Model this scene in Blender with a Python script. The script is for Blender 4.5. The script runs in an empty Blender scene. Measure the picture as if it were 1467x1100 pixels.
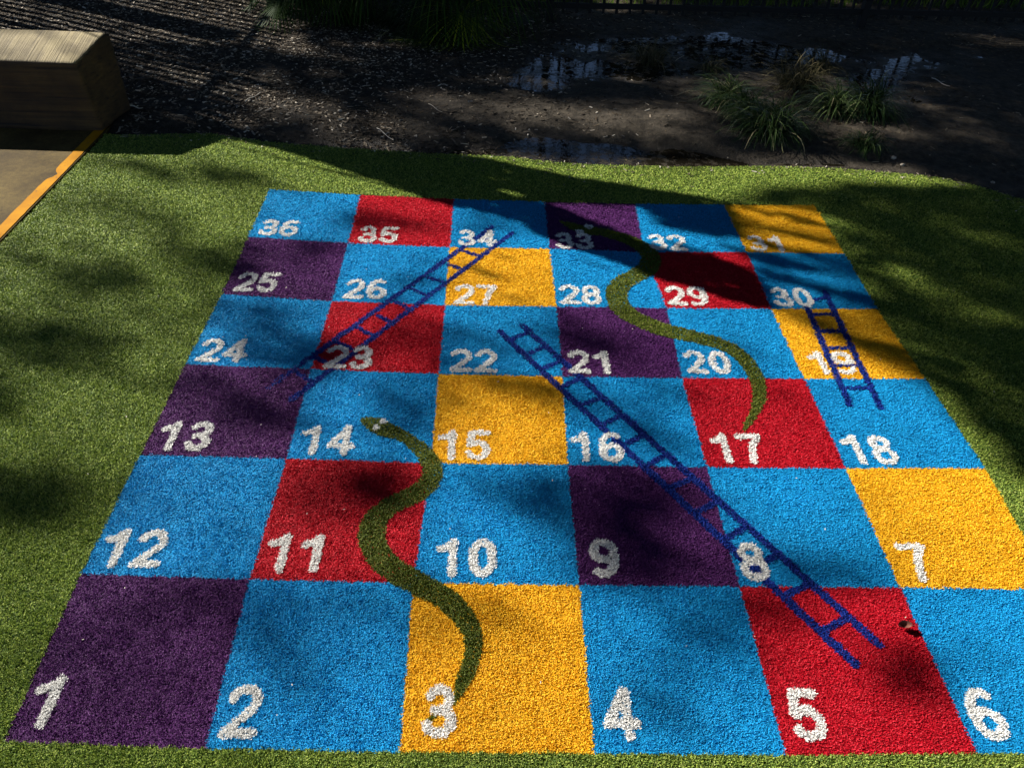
import bpy, math, random
import numpy as np
rng = np.random.default_rng(7)
random.seed(7)
sc = bpy.context.scene
col = sc.collection

# ------------------------------------------------------------------ camera
CAM_LOC = np.array([1.01358, -0.74823, 1.67456])
CAM_ROT = (0.860957, -0.035912, -0.010101)
F_PX, W_PX, H_PX = 1104.9, 1467.0, 1100.0
cd = bpy.data.cameras.new('camera')
cam = bpy.data.objects.new('camera', cd); col.objects.link(cam)
cam.location = CAM_LOC; cam.rotation_euler = CAM_ROT
cd.sensor_fit = 'HORIZONTAL'; cd.sensor_width = 36.0
cd.lens = 36.0 * F_PX / W_PX
cd.clip_start = 0.05; cd.clip_end = 2000
sc.camera = cam

# ------------------------------------------------------------------ light
SUN_EL, SUN_AZ = 31.0, -27.0             # elevation; direction the light travels on the ground
world = bpy.data.worlds.new('World'); sc.world = world; world.use_nodes = True
nt = world.node_tree; nt.nodes.clear()
sky = nt.nodes.new('ShaderNodeTexSky'); sky.sky_type = 'NISHITA'; sky.sun_disc = False
sky.sun_elevation = math.radians(SUN_EL)
# the sun stands opposite to the travel direction; sky azimuth is clockwise from +Y
sx_, sy_ = -math.cos(math.radians(SUN_AZ)), -math.sin(math.radians(SUN_AZ))
sky.sun_rotation = math.atan2(sx_, sy_)
sky.air_density = 0.7; sky.dust_density = 0.05; sky.altitude = 1500; sky.ozone_density = 2.0
bg = nt.nodes.new('ShaderNodeBackground'); bg.inputs[1].default_value = 0.05
wo = nt.nodes.new('ShaderNodeOutputWorld')
nt.links.new(sky.outputs[0], bg.inputs[0]); nt.links.new(bg.outputs[0], wo.inputs[0])
el, az = math.radians(SUN_EL), math.radians(SUN_AZ)
TRAVEL = np.array([math.cos(el)*math.cos(az), math.cos(el)*math.sin(az), -math.sin(el)])
ld = bpy.data.lights.new('sun', 'SUN'); ld.energy = 5.0; ld.angle = math.radians(0.5); ld.color = (1.0, 0.95, 0.86)
sun = bpy.data.objects.new('sun', ld); col.objects.link(sun)
from mathutils import Vector
sun.rotation_euler = Vector(TRAVEL).to_track_quat('-Z', 'Y').to_euler(); sun.location = (-8, 4, 8)
sc.view_settings.view_transform = 'Standard'; sc.view_settings.look = 'None'
sc.view_settings.exposure = 1.42; sc.view_settings.gamma = 1.0
sc.render.engine = 'CYCLES'
sc.cycles.max_bounces = 5; sc.cycles.diffuse_bounces = 2; sc.cycles.glossy_bounces = 3

# ------------------------------------------------------------------ maths
def _rm(r):
    cx, sx, cy, sy, cz, sz = (math.cos(r[0]), math.sin(r[0]), math.cos(r[1]), math.sin(r[1]), math.cos(r[2]), math.sin(r[2]))
    return (np.array([[cz,-sz,0],[sz,cz,0],[0,0,1]]) @ np.array([[cy,0,sy],[0,1,0],[-sy,0,cy]]) @ np.array([[1,0,0],[0,cx,-sx],[0,sx,cx]]))
RM = _rm(CAM_ROT)
def g(u, v, z=0.0):                       # survey: photograph pixel -> point on the level z
    u = np.asarray(u, float); v = np.asarray(v, float)
    d = np.stack([(u-W_PX/2)/F_PX, -(v-H_PX/2)/F_PX, -np.ones_like(u)], -1) @ RM.T
    return CAM_LOC + d * ((z-CAM_LOC[2])/d[..., 2])[..., None]
def pj(P):                                # point -> photograph pixel
    c = (np.asarray(P, float) - CAM_LOC) @ RM
    zz = np.where(-c[..., 2] > 0.05, -c[..., 2], 0.05)
    return c[..., 0]/zz*F_PX + W_PX/2, -c[..., 1]/zz*F_PX + H_PX/2
_tab = np.random.default_rng(3).random((256, 256))
def vnoise(x, y):
    x = np.asarray(x, float); y = np.asarray(y, float)
    xi = np.floor(x).astype(int); yi = np.floor(y).astype(int)
    fx = x-xi; fy = y-yi; fx = fx*fx*(3-2*fx); fy = fy*fy*(3-2*fy)
    t = lambda a, b: _tab[a & 255, b & 255]
    return (t(xi, yi)*(1-fx)+t(xi+1, yi)*fx)*(1-fy) + (t(xi, yi+1)*(1-fx)+t(xi+1, yi+1)*fx)*fy
def fbm(x, y, o=4):
    s = 0; a = 0.5
    for k in range(o):
        s = s + a*(vnoise(x*2**k+17.3*k, y*2**k+5.1*k)-0.5); a *= 0.5
    return s
def inpoly(x, y, poly):
    x = np.asarray(x); y = np.asarray(y); r = np.zeros(x.shape, bool); n = len(poly)
    for i in range(n):
        x0, y0 = poly[i]; x1, y1 = poly[(i+1) % n]
        if y0 == y1: continue
        c = ((y0 > y) != (y1 > y)) & (x < (x1-x0)*(y-y0)/(y1-y0)+x0)
        r ^= c
    return r
def polydist(x, y, pts, widths=None):     # distance to a polyline minus its local half width
    best = np.full(np.shape(x), 1e9)
    for i in range(len(pts)-1):
        ax, ay = pts[i]; bx, by = pts[i+1]; dx, dy = bx-ax, by-ay
        t = np.clip(((x-ax)*dx+(y-ay)*dy)/(dx*dx+dy*dy+1e-12), 0, 1)
        d = np.hypot(x-ax-t*dx, y-ay-t*dy)
        if widths is not None: d = d-(widths[i]*(1-t)+widths[i+1]*t)
        best = np.minimum(best, d)
    return best

# ------------------------------------------------------------------ object helpers
def tag(o, label=None, cat=None, group=None, kind=None):
    if label: o['label'] = label
    if cat: o['category'] = cat
    if group: o['group'] = group
    if kind: o['kind'] = kind
    return o
def empty(name, loc=(0, 0, 0), parent=None):
    o = bpy.data.objects.new(name, None); o.location = loc; o.empty_display_size = 0.1
    col.objects.link(o); o.parent = parent
    return o
def npmesh(name, V, Fc, mat, parent=None, var=None, smooth=False):
    """V (n,3); Fc = (m,k) faces or list of such arrays"""
    Fs = Fc if isinstance(Fc, list) else [Fc]
    me = bpy.data.meshes.new(name)
    V = np.ascontiguousarray(V, np.float32)
    me.vertices.add(len(V)); me.vertices.foreach_set('co', V.ravel())
    loops = np.concatenate([f.ravel() for f in Fs]).astype(np.int32)
    tot = np.concatenate([np.full(len(f), f.shape[1], np.int32) for f in Fs])
    st = np.concatenate([[0], np.cumsum(tot)[:-1]]).astype(np.int32)
    me.loops.add(len(loops)); me.loops.foreach_set('vertex_index', loops)
    me.polygons.add(len(tot)); me.polygons.foreach_set('loop_start', st); me.polygons.foreach_set('loop_total', tot)
    if var is not None:
        a = me.attributes.new('var', 'FLOAT', 'FACE'); a.data.foreach_set('value', np.ascontiguousarray(var, np.float32))
    me.update(calc_edges=True)
    me.polygons.foreach_set('use_smooth', np.full(len(tot), smooth, bool))
    me.materials.append(mat)
    o = bpy.data.objects.new(name, me); col.objects.link(o)
    if parent is not None: o.parent = parent
    return o
class MB:
    """collects pieces into one mesh"""
    def __init__(s): s.v = []; s.f = {}; s.n = 0
    def add(s, V, *Fs):
        V = np.asarray(V, float).reshape(-1, 3)
        for f in Fs:
            f = np.asarray(f, int); s.f.setdefault(f.shape[1], []).append(f+s.n)
        s.v.append(V); s.n += len(V)
    def box(s, c, h, R=None, bev=0.0):
        c = np.array(c, float); h = np.array(h, float)
        q = np.array([[-1,-1,-1],[1,-1,-1],[1,1,-1],[-1,1,-1],[-1,-1,1],[1,-1,1],[1,1,1],[-1,1,1]], float)*h
        if R is not None: q = q @ np.asarray(R).T
        s.add(q+c, [[0,3,2,1],[4,5,6,7],[0,1,5,4],[1,2,6,5],[2,3,7,6],[3,0,4,7]])
    def tube(s, pts, radii, k=8, cap=True):
        pts = np.asarray(pts, float); n = len(pts); radii = np.broadcast_to(radii, (n,))
        t = np.gradient(pts, axis=0); t /= np.linalg.norm(t, axis=1)[:, None]+1e-9
        a = np.array([0, 0, 1.]) if abs(t[0][2]) < .9 else np.array([1., 0, 0])
        V = []
        for i in range(n):
            u = np.cross(t[i], a); u /= np.linalg.norm(u)+1e-9; w = np.cross(t[i], u); a = np.cross(u, t[i])
            th = np.arange(k)*2*np.pi/k
            V.append(pts[i]+radii[i]*(np.cos(th)[:, None]*u+np.sin(th)[:, None]*w))
        V = np.concatenate(V)
        F = []
        for i in range(n-1):
            for j in range(k):
                F.append([i*k+j, i*k+(j+1) % k, (i+1)*k+(j+1) % k, (i+1)*k+j])
        if cap:
            s.add(V, F); m = s.n-len(V)
            V2 = np.concatenate([V[:k], V[-k:], [pts[0]], [pts[-1]]])
            s.add(V2, [[(j+1) % k, j, 2*k] for j in range(k)]+[[k+j, k+(j+1) % k, 2*k+1] for j in range(k)])
        else: s.add(V, F)
    def build(s, name, mat, parent=None, smooth=False):
        return npmesh(name, np.concatenate(s.v), [np.concatenate(s.f[k]) for k in sorted(s.f)], mat, parent, smooth=smooth)

# ------------------------------------------------------------------ materials
def newmat(name):
    m = bpy.data.materials.new(name); m.use_nodes = True
    n = m.node_tree; n.nodes.clear()
    out = n.nodes.new('ShaderNodeOutputMaterial'); p = n.nodes.new('ShaderNodeBsdfPrincipled')
    n.links.new(p.outputs[0], out.inputs[0])
    return m, n, p
def N(n, t, **kw):
    x = n.nodes.new(t)
    for k, v in kw.items():
        if k.startswith('i_'): x.inputs[k[2:].replace('_', ' ')].default_value = v
        else: setattr(x, k, v)
    return x
def ramp(n, fac, stops):
    r = n.nodes.new('ShaderNodeValToRGB'); e = r.color_ramp.elements
    while len(e) < len(stops): e.new(0.5)
    for q, (p, c) in zip(e, stops):
        q.position = p; q.color = (c[0], c[1], c[2], 1)
    n.links.new(fac, r.inputs[0]); return r.outputs[0]
def noise(n, scale, detail=4, rough=0.6, vec=None):
    x = N(n, 'ShaderNodeTexNoise'); x.inputs['Scale'].default_value = scale; x.inputs['Detail'].default_value = detail; x.inputs['Roughness'].default_value = rough
    if vec is not None: n.links.new(vec, x.inputs['Vector'])
    return x.outputs['Fac']
def objco(n):
    return n.nodes.new('ShaderNodeTexCoord').outputs['Object']
def bump(n, p, h, strength, dist):
    b = N(n, 'ShaderNodeBump'); b.inputs['Strength'].default_value = strength; b.inputs['Distance'].default_value = dist
    n.links.new(h, b.inputs['Height']); n.links.new(b.outputs[0], p.inputs['Normal'])
def mixc(n, f, a, b, mode='MIX'):
    m = N(n, 'ShaderNodeMix', data_type='RGBA', blend_type=mode)
    for s, v in ((0, f), (6, a), (7, b)):
        if hasattr(v, 'links'): n.links.new(v, m.inputs[s])
        elif s == 0: m.inputs[s].default_value = v
        else: m.inputs[s].default_value = (v[0], v[1], v[2], 1)
    return m.outputs[2]

def pile_mat(name, stops, rough=0.55, spec=0.09, transl=0.22, soft=1.0):
    """yarn of artificial turf: each blade has its own tint"""
    m, n, p = newmat(name)
    a = N(n, 'ShaderNodeAttribute', attribute_name='var')
    c = ramp(n, a.outputs['Fac'], stops)
    big = noise(n, 2.2, 3, 0.6, objco(n))
    mul = N(n, 'ShaderNodeMapRange'); mul.inputs[1].default_value = .3; mul.inputs[2].default_value = .7; mul.inputs[3].default_value = .86; mul.inputs[4].default_value = 1.12
    n.links.new(big, mul.inputs[0])
    c = mixc(n, 1.0, c, mul.outputs[0], 'MULTIPLY')
    n.links.new(c, p.inputs['Base Color'])
    p.inputs['Roughness'].default_value = rough; p.inputs['Specular IOR Level'].default_value = spec
    tr = N(n, 'ShaderNodeBsdfTranslucent'); n.links.new(c, tr.inputs[0])
    if soft:                              # crimped yarn is a bundle of fibres: its shading is softer than a flat strip's
        ge = N(n, 'ShaderNodeNewGeometry'); vm = N(n, 'ShaderNodeVectorMath', operation='ADD'); vm.inputs[1].default_value = (0, 0, soft)
        n.links.new(ge.outputs['Normal'], vm.inputs[0]); vn = N(n, 'ShaderNodeVectorMath', operation='NORMALIZE'); n.links.new(vm.outputs[0], vn.inputs[0])
        n.links.new(vn.outputs[0], p.inputs['Normal'])
    mx = N(n, 'ShaderNodeMixShader'); mx.inputs[0].default_value = transl
    n.links.new(p.outputs[0], mx.inputs[1]); n.links.new(tr.outputs[0], mx.inputs[2])
    n.links.new(mx.outputs[0], n.nodes['Material Output'].inputs[0])
    return m
def sc3(c, k): return tuple(min(1, x*k) for x in c)
def pile_simple(name, c, c2=None, **kw):
    c2 = c2 or c
    return pile_mat(name, [(0, sc3(c, .80)), (.5, c), (.9, sc3(c2, 1.12)), (1, sc3(c2, 1.28))], **kw)
BLUE = (.010, .30, .63); RED = (.48, .006, .018); YEL = (.92, .44, .012); PUR = (.098, .023, .13)
WHITE = (.88, .87, .84); NAVY = (.010, .032, .24); OLIVE = (.115, .14, .016)
M = {}
M['B'] = pile_simple('blue_turf', BLUE, (.014, .34, .68)); M['R'] = pile_simple('red_turf', RED, (.62, .035, .055))
M['Y'] = pile_mat('yellow_turf', [(0, (.66, .30, .008)), (.35, (.80, .41, .014)), (.6, (.90, .51, .022)), (1, (.95, .62, .06))])
M['P'] = pile_mat('purple_turf', [(0, (.05, .012, .07)), (.5, PUR), (.9, (.135, .038, .175)), (.97, (.22, .09, .26)), (1, (.38, .24, .42))])
M['white'] = pile_simple('white_turf', WHITE); M['navy'] = pile_simple('navy_turf', NAVY, (.014, .045, .32))
M['olive'] = pile_mat('olive_turf', [(0, (.035, .055, .009)), (.4, (.085, .12, .015)), (.75, (.155, .18, .026)), (1, (.30, .28, .09))])
M['green'] = pile_mat('green_turf', [(0, (.04, .07, .016)), (.3, (.11, .185, .036)), (.6, (.27, .36, .06)), (.85, (.42, .50, .10)), (1, (.55, .58, .24))])

def flat_mat(name, c, rough=.9, var=.25, scale=40):
    m, n, p = newmat(name)
    f = noise(n, scale, 5, .65, objco(n))
    n.links.new(ramp(n, f, [(.3, sc3(c, 1-var)), (.7, sc3(c, 1+var))]), p.inputs['Base Color'])
    p.inputs['Roughness'].default_value = rough
    return m
BACK = {k: flat_mat(k2+'_turf_backing', sc3(c, .55), .95, .3, 300) for k, k2, c in
        (('B', 'blue', BLUE), ('R', 'red', RED), ('Y', 'yellow', YEL), ('P', 'purple', PUR), ('green', 'green', (.07, .13, .02)))}

def ground_mat():
    m, n, p = newmat('mulch_and_mud')
    co = objco(n)
    sep = N(n, 'ShaderNodeSeparateXYZ'); n.links.new(co, sep.inputs[0])
    n1 = noise(n, 1.3, 5, .62, co); n2 = noise(n, 22, 6, .7, co); n3 = noise(n, 140, 4, .7, co)
    # sandier towards +x
    mr = N(n, 'ShaderNodeMapRange'); mr.inputs[1].default_value = -.2; mr.inputs[2].default_value = 1.4
    n.links.new(sep.outputs[0], mr.inputs[0])
    add = N(n, 'ShaderNodeMath', operation='MULTIPLY_ADD'); add.inputs[1].default_value = 1.1; n.links.new(n1, add.inputs[0])
    sub = N(n, 'ShaderNodeMath', operation='ADD'); sub.inputs[1].default_value = -.95
    n.links.new(mr.outputs[0], add.inputs[2]); n.links.new(add.outputs[0], sub.inputs[0])
    sat = N(n, 'ShaderNodeMapRange'); sat.inputs[1].default_value = .0; sat.inputs[2].default_value = .45; n.links.new(sub.outputs[0], sat.inputs[0])
    dark = ramp(n, n2, [(.28, (.008, .006, .005)), (.5, (.028, .022, .016)), (.7, (.075, .06, .044)), (.85, (.15, .12, .09))])
    sand = ramp(n, n2, [(.25, (.018, .013, .008)), (.48, (.054, .044, .032)), (.62, (.09, .074, .054)), (.8, (.17, .14, .105))])
    c = mixc(n, sat.outputs[0], dark, sand)
    spk = ramp(n, n3, [(.35, (.55, .55, .55)), (.7, (1.35, 1.3, 1.2))])
    c = mixc(n, .8, c, spk, 'MULTIPLY')
    # darker, glossier where low (wet)
    wet = N(n, 'ShaderNodeMapRange'); wet.inputs[1].default_value = -.026; wet.inputs[2].default_value = -.006; n.links.new(sep.outputs[2], wet.inputs[0])
    c = mixc(n, wet.outputs[0], mixc(n, 1.0, c, (.42, .38, .34), 'MULTIPLY'), c)
    n.links.new(c, p.inputs['Base Color'])
    r = N(n, 'ShaderNodeMapRange'); r.inputs[3].default_value = .38; r.inputs[4].default_value = .92; n.links.new(wet.outputs[0], r.inputs[0])
    n.links.new(r.outputs[0], p.inputs['Roughness'])
    p.inputs['Specular IOR Level'].default_value = .3
    ad = N(n, 'ShaderNodeMath', operation='MULTIPLY_ADD'); ad.inputs[1].default_value = .35; n.links.new(n3, ad.inputs[0]); n.links.new(n2, ad.inputs[2])
    bump(n, p, ad.outputs[0], 1.0, .035)
    return m
M['ground'] = ground_mat()
def water_mat():
    m, n, p = newmat('puddle_water')
    p.inputs['Base Color'].default_value = (.012, .010, .007, 1)
    p.inputs['Roughness'].default_value = .04; p.inputs['IOR'].default_value = 1.33
    p.inputs['Specular IOR Level'].default_value = .5
    h = noise(n, 30, 3, .5, objco(n)); bump(n, p, h, .07, .01)
    # surface scum and fine silt break up the mirror in places
    s = noise(n, 16, 8, .75, objco(n)); n.links.new(ramp(n, s, [(.50, (.012, .010, .007)), (.60, (.05, .042, .03)), (.72, (.10, .085, .06))]), p.inputs['Base Color'])
    r = ramp(n, s, [(.50, (.03, .03, .03)), (.60, (.45, .45, .45))]); n.links.new(r, p.inputs['Roughness'])
    return m
M['water'] = water_mat()
def wood_mat():
    m, n, p = newmat('sawn_hardwood')
    co = objco(n)
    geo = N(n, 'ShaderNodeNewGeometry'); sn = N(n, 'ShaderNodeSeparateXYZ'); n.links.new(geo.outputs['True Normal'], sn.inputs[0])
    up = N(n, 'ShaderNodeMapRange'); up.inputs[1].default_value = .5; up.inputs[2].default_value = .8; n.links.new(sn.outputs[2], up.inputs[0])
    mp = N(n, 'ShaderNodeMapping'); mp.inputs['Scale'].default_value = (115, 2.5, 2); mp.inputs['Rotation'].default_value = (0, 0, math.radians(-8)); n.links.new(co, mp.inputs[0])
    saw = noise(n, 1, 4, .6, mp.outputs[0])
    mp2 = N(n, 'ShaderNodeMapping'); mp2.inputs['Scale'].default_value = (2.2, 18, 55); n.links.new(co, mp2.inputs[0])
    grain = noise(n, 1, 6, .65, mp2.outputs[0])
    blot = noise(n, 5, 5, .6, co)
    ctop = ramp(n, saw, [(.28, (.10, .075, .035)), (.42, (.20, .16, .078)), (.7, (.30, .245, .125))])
    cside_shaded = ramp(n, grain, [(.34, (.012, .005, .001)), (.42, (.045, .023, .006)), (.6, (.075, .040, .010)), (.8, (.12, .068, .020))])  # upright faces: shade worked into the colour, darker than the wood itself
    c = mixc(n, up.outputs[0], cside_shaded, ctop)
    c = mixc(n, 1.0, c, ramp(n, blot, [(.32, (.45, .40, .34)), (.62, (1.12, 1.10, 1.06))]), 'MULTIPLY')
    n.links.new(c, p.inputs['Base Color']); p.inputs['Roughness'].default_value = .85
    h = N(n, 'ShaderNodeMix', data_type='FLOAT'); n.links.new(up.outputs[0], h.inputs[0]); n.links.new(grain, h.inputs[2]); n.links.new(saw, h.inputs[3])
    bump(n, p, h.outputs[0], .6, .006)
    return m
M['wood'] = wood_mat()
def concrete_mat():
    m, n, p = newmat('broom_finished_concrete')
    co = objco(n)
    a = noise(n, 3.5, 6, .65, co); b = noise(n, 260, 3, .7, co)
    c = ramp(n, a, [(.3, (.045, .028, .007)), (.5, (.085, .057, .016)), (.7, (.13, .09, .026))])
    c = mixc(n, .9, c, ramp(n, b, [(.3, (.45, .45, .45)), (.7, (1.4, 1.4, 1.35))]), 'MULTIPLY')
    d = noise(n, 45, 5, .7, co); c = mixc(n, .8, c, ramp(n, d, [(.3, (.55, .52, .5)), (.6, (1.15, 1.15, 1.15))]), 'MULTIPLY')
    n.links.new(c, p.inputs['Base Color']); p.inputs['Roughness'].default_value = .85; p.inputs['Specular IOR Level'].default_value = .15; bump(n, p, b, .4, .003)
    return m
M['concrete'] = concrete_mat()
def paint_mat():
    m, n, p = newmat('worn_yellow_paint')
    co = objco(n); a = noise(n, 60, 6, .7, co); b = noise(n, 9, 4, .6, co)
    c = ramp(n, b, [(.3, (.34, .14, .001)), (.7, (.46, .21, .002))])
    wear = ramp(n, a, [(.60, (0, 0, 0)), (.68, (1, 1, 1))])
    n.links.new(mixc(n, wear, c, (.12, .08, .04)), p.inputs['Base Color']); p.inputs['Roughness'].default_value = .8; p.inputs['Specular IOR Level'].default_value = .1
    return m
M['paint'] = paint_mat()
M['metal'] = flat_mat('black_powder_coat', (.004, .004, .0045), .9, .2, 30)
M['bark'] = flat_mat('tree_bark', (.11, .085, .065), .95, .5, 14)
M['chips'] = None
def leafmat(name, stops, rough=.45, transl=.3):
    m = pile_mat(name, stops, rough, .07, transl, 0); return m
M['chips'] = leafmat('wood_chips', [(0, (.03, .024, .018)), (.55, (.10, .08, .06)), (.85, (.28, .235, .18)), (1, (.6, .54, .45))], .85, 0)
M['litter'] = leafmat('dead_leaf_litter', [(0, (.03, .022, .014)), (.5, (.10, .07, .042)), (.85, (.21, .165, .105)), (1, (.5, .44, .34))], .8, 0)
M['leaves'] = leafmat('canopy_leaves', [(0, (.02, .04, .010)), (.6, (.035, .065, .015)), (1, (.07, .10, .03))], .5, .12)
M['tussock'] = leafmat('strappy_leaves', [(0, (.012, .026, .008)), (.5, (.032, .058, .018)), (.85, (.085, .12, .045)), (1, (.26, .23, .13))], .3, .12)
M['reed'] = leafmat('dry_sedge', [(0, (.03, .03, .012)), (.6, (.09, .08, .04)), (1, (.22, .18, .10))], .6, .15)
M['palm'] = leafmat('palm_leaflets', [(0, (.008, .02, .004)), (.6, (.022, .05, .009)), (.9, (.06, .11, .016)), (1, (.26, .30, .02))], .6, .3)
M['meadow'] = leafmat('meadow_grass', [(0, (.06, .12, .012)), (.6, (.14, .24, .026)), (1, (.28, .38, .05))], .5, .3)
M['roof'] = flat_mat('added_roof_sheet', (.03, .03, .032), .6, .2, 3)
M['dry'] = flat_mat('dry_brown_leaf', (.13, .045, .03), .6, .35, 60)
M['pale'] = flat_mat('bleached_twig', (.55, .50, .42), .7, .2, 60)
M['stone'] = flat_mat('pale_stone', (.30, .26, .21), .9, .3, 60)

# ------------------------------------------------------------------ ground, one sheet
TURF_EDGE_PX = [(145,196),(190,192),(240,191),(300,190),(325,194),(380,202),(440,207),(500,211),(560,215),(620,219),(700,222),(735,224),(790,231),(850,235),(980,238),(1100,237),(1200,240),(1300,248),(1350,254),(1400,265),(1440,277),(1480,290)]
te = g(*np.array(TURF_EDGE_PX).T)[:, :2]
te = np.array([[-0.972, 3.10]]+te.tolist()[1:])
turf_out = te.tolist()+[[3.95, 2.35], [4.25, 1.9], [4.4, 1.3], [4.45, .5], [4.4, -3.0], [-0.972, -3.0]]
def turf_back(x): return np.interp(x, te[:, 0], te[:, 1])
PUD = [(790,205,60,26,1.0),(850,222,60,12,1.2),(905,215,50,22,1.0),(935,232,90,8,1.0),(560,205,70,12,.7),(680,218,70,8,.8),(810,95,80,26,1.0),(770,115,40,14,1.0),(900,60,120,16,.9),(1010,66,60,16,1.0),(1080,75,70,16,.9),
       (930,95,80,18,.6),(1170,75,80,14,.7),(1290,98,50,14,.8),(1240,118,50,18,.9),(1310,140,50,16,.8),(1150,230,140,6,.8),(1330,75,120,14,.6),(340,180,60,10,.3)]
MOUND = [(950,165,140,30,.9),(1010,195,90,18,.8),(830,165,110,16,.9),(1240,185,110,24,1.0),(1090,170,110,45,1.0),(1235,130,90,30,.8),(1370,190,120,40,.8),(700,150,110,26,.8),(1000,120,90,18,.5),(930,80,60,12,.5),(1400,140,90,60,.5)]
def blobs(u, v, L):
    s = 0
    for (cx, cy, rx, ry, a) in L:
        s = s + a*np.exp(-(((u-cx)/rx)**2+((v-cy)/ry)**2))
    return s
def ground_z(x, y):
    P = np.stack([x, y, np.zeros_like(x)], -1); u, v = pj(P)
    left = np.clip((1.3-x)/1.8, 0, 1)
    z = -0.008+0.05*fbm(x*1.4, y*1.4, 3)*(1-.6*left)+(0.012+.012*(1-left))*fbm(x*11, y*11, 5)
    z = z+0.022*left
    inside = (y > 2.6) & (y < 6.4) & (x > -3) & (x < 7.5)
    z = np.where(inside, z-0.030*np.clip(blobs(u, v, PUD), 0, 1.2)+0.020*np.clip(blobs(u, v, MOUND), 0, 1.2), z)
    z = z+np.clip(y-5.6, 0, 8)*0.03
    zb = turf_back(x); m = (y < zb+0.02) & (x < 4.6) & (x > -.98)
    z = np.where(m, -0.045, z)
    z = np.where((x <= -.98) & (x > -3.6) & (y < 3.45), -0.045, z)
    e = np.clip((y-zb-0.02-.14*np.exp(-((x-1.55)/.75)**4)*(.6+1.2*vnoise(x*5, y*0)))/0.12, 0, 1); z = np.where(~m & (x > -.98) & (x < 4.6), z*e+np.minimum(z, -.016-.022*np.exp(-((x-1.55)/.75)**4)-.01*np.exp(-((x-.35)/.3)**2)+.012*fbm(x*9, y*9, 3))*(1-e), z)
    far = np.clip((np.hypot(x-1, y-3)-12)/20, 0, 1)
    return z*(1-far)-0.02*far
def axis(lo, a, b, hi, step):
    mid = np.arange(a, b, step); out = []
    s = step; q = b
    while q < hi: s *= 1.25; q += s; out.append(q)
    lo_ = []; s = step; q = a
    while q > lo: s *= 1.25; q -= s; lo_.append(q)
    return np.concatenate([lo_[::-1], mid, out])
gx = axis(-600, -2.9, 6.6, 600, .018); gy = axis(-600, 2.9, 6.6, 600, .018)
GX, GY = np.meshgrid(gx, gy, indexing='ij'); GZ = ground_z(GX, GY)
nx, ny = GX.shape
ii = (np.arange(nx-1)[:, None]*ny+np.arange(ny-1)[None]).ravel()
gr = npmesh('ground', np.stack([GX, GY, GZ], -1).reshape(-1, 3), np.stack([ii, ii+ny, ii+ny+1, ii+1], 1), M['ground'], smooth=True)
tag(gr, kind='structure')
WZ = -0.024
wv = [[-.6, 2.9, WZ], [6.6, 2.9, WZ], [6.6, 6.2, WZ], [-.6, 6.2, WZ]]
tag(npmesh('puddle_water', wv, np.array([[0, 1, 2, 3]]), M['water']), kind='structure')

# ------------------------------------------------------------------ concrete path and its yellow edge
mb = MB()
mb.box((-2.79, 0.30, -.04), (1.811, 2.96, .04))
slab = tag(mb.build('path', M['concrete']), kind='structure')
ys = np.arange(-2.5, 3.2, .012)
xl = -1.037+.003*(vnoise(ys*30, ys*0)-.5); xr = -.986+.002*(vnoise(ys*50, ys*0+9)-.5)
yw0 = g(86, 251)[1]
gap = np.exp(-((ys-yw0)/.035)**2)
xl = xl+gap*.030*(vnoise(ys*90, ys*0+4)*.5+.75)
pv = []; pf = []
for i in range(len(ys)):
    pv += [[xl[i], ys[i], .0025], [max(xr[i], xl[i]+.002), ys[i], .0025]]
pf = [[2*i, 2*i+1, 2*i+3, 2*i+2] for i in range(len(ys)-1)]
tag(npmesh('painted_edge_line', pv, np.array(pf), M['paint']), kind='structure')

# ------------------------------------------------------------------ board layout
S = 0.42
CORN = [[(5,1060),(293,1070),(572,1075),(852,1077),(1127,1080),(1400,1077),None],
[(115,820),(357,828),(592,833),(830,836),(1060,838),(1290,840),None],
[(200,650),(410,655),(617,662),(813,664),(1013,668),(1212,669),(1412,669)],
[(265,520),(445,527),(628,534),(806,538),(977,540),(1152,541),(1326,541)],
[(317,420),(475,430),(637,436),(797,438),(955,440),(1105,441),(1257,441)],
[(355,338),(498,347),(644,353),(787,355),(923,360),(1070,360),(1210,362)],
[(385,270),(516,278),(650,284),(780,288),(910,291),(1037,292),(1167,293)]]
GP = np.zeros((7, 7, 2))                   # [row][col] real, slightly uneven inlay corners
for r in range(7):
    for c in range(7):
        GP[r, c] = g(*CORN[r][c])[:2] if CORN[r][c] else GP[r, c-1]+np.array([S*.985, 0])
def uv2xy(u, v):
    ui = np.clip(np.floor(u).astype(int), 0, 5); vi = np.clip(np.floor(v).astype(int), 0, 5)
    fu = (u-ui)[..., None]; fv = (v-vi)[..., None]
    return (GP[vi, ui]*(1-fu)+GP[vi, ui+1]*fu)*(1-fv)+(GP[vi+1, ui]*(1-fu)+GP[vi+1, ui+1]*fu)*fv
def xy2uv(x, y):
    u, v = x/S, y/S
    for _ in range(5):
        q = uv2xy(u, v); u = u+(x-q[..., 0])/S; v = v+(y-q[..., 1])/S
    return u, v
COLS = ['PBYBRB', 'BRBPBY', 'PBYBRB', 'BRBPBY', 'PBYBRB', 'BRBPBY']
def number_of(r, c): return r*6+c+1 if r % 2 == 0 else r*6+(6-c)

def arc(cx, cy, rx, ry, a0, a1, k=14):
    t = np.radians(np.linspace(a0, a1, k)); return [(cx+rx*math.cos(a), cy+ry*math.sin(a)) for a in t]
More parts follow.
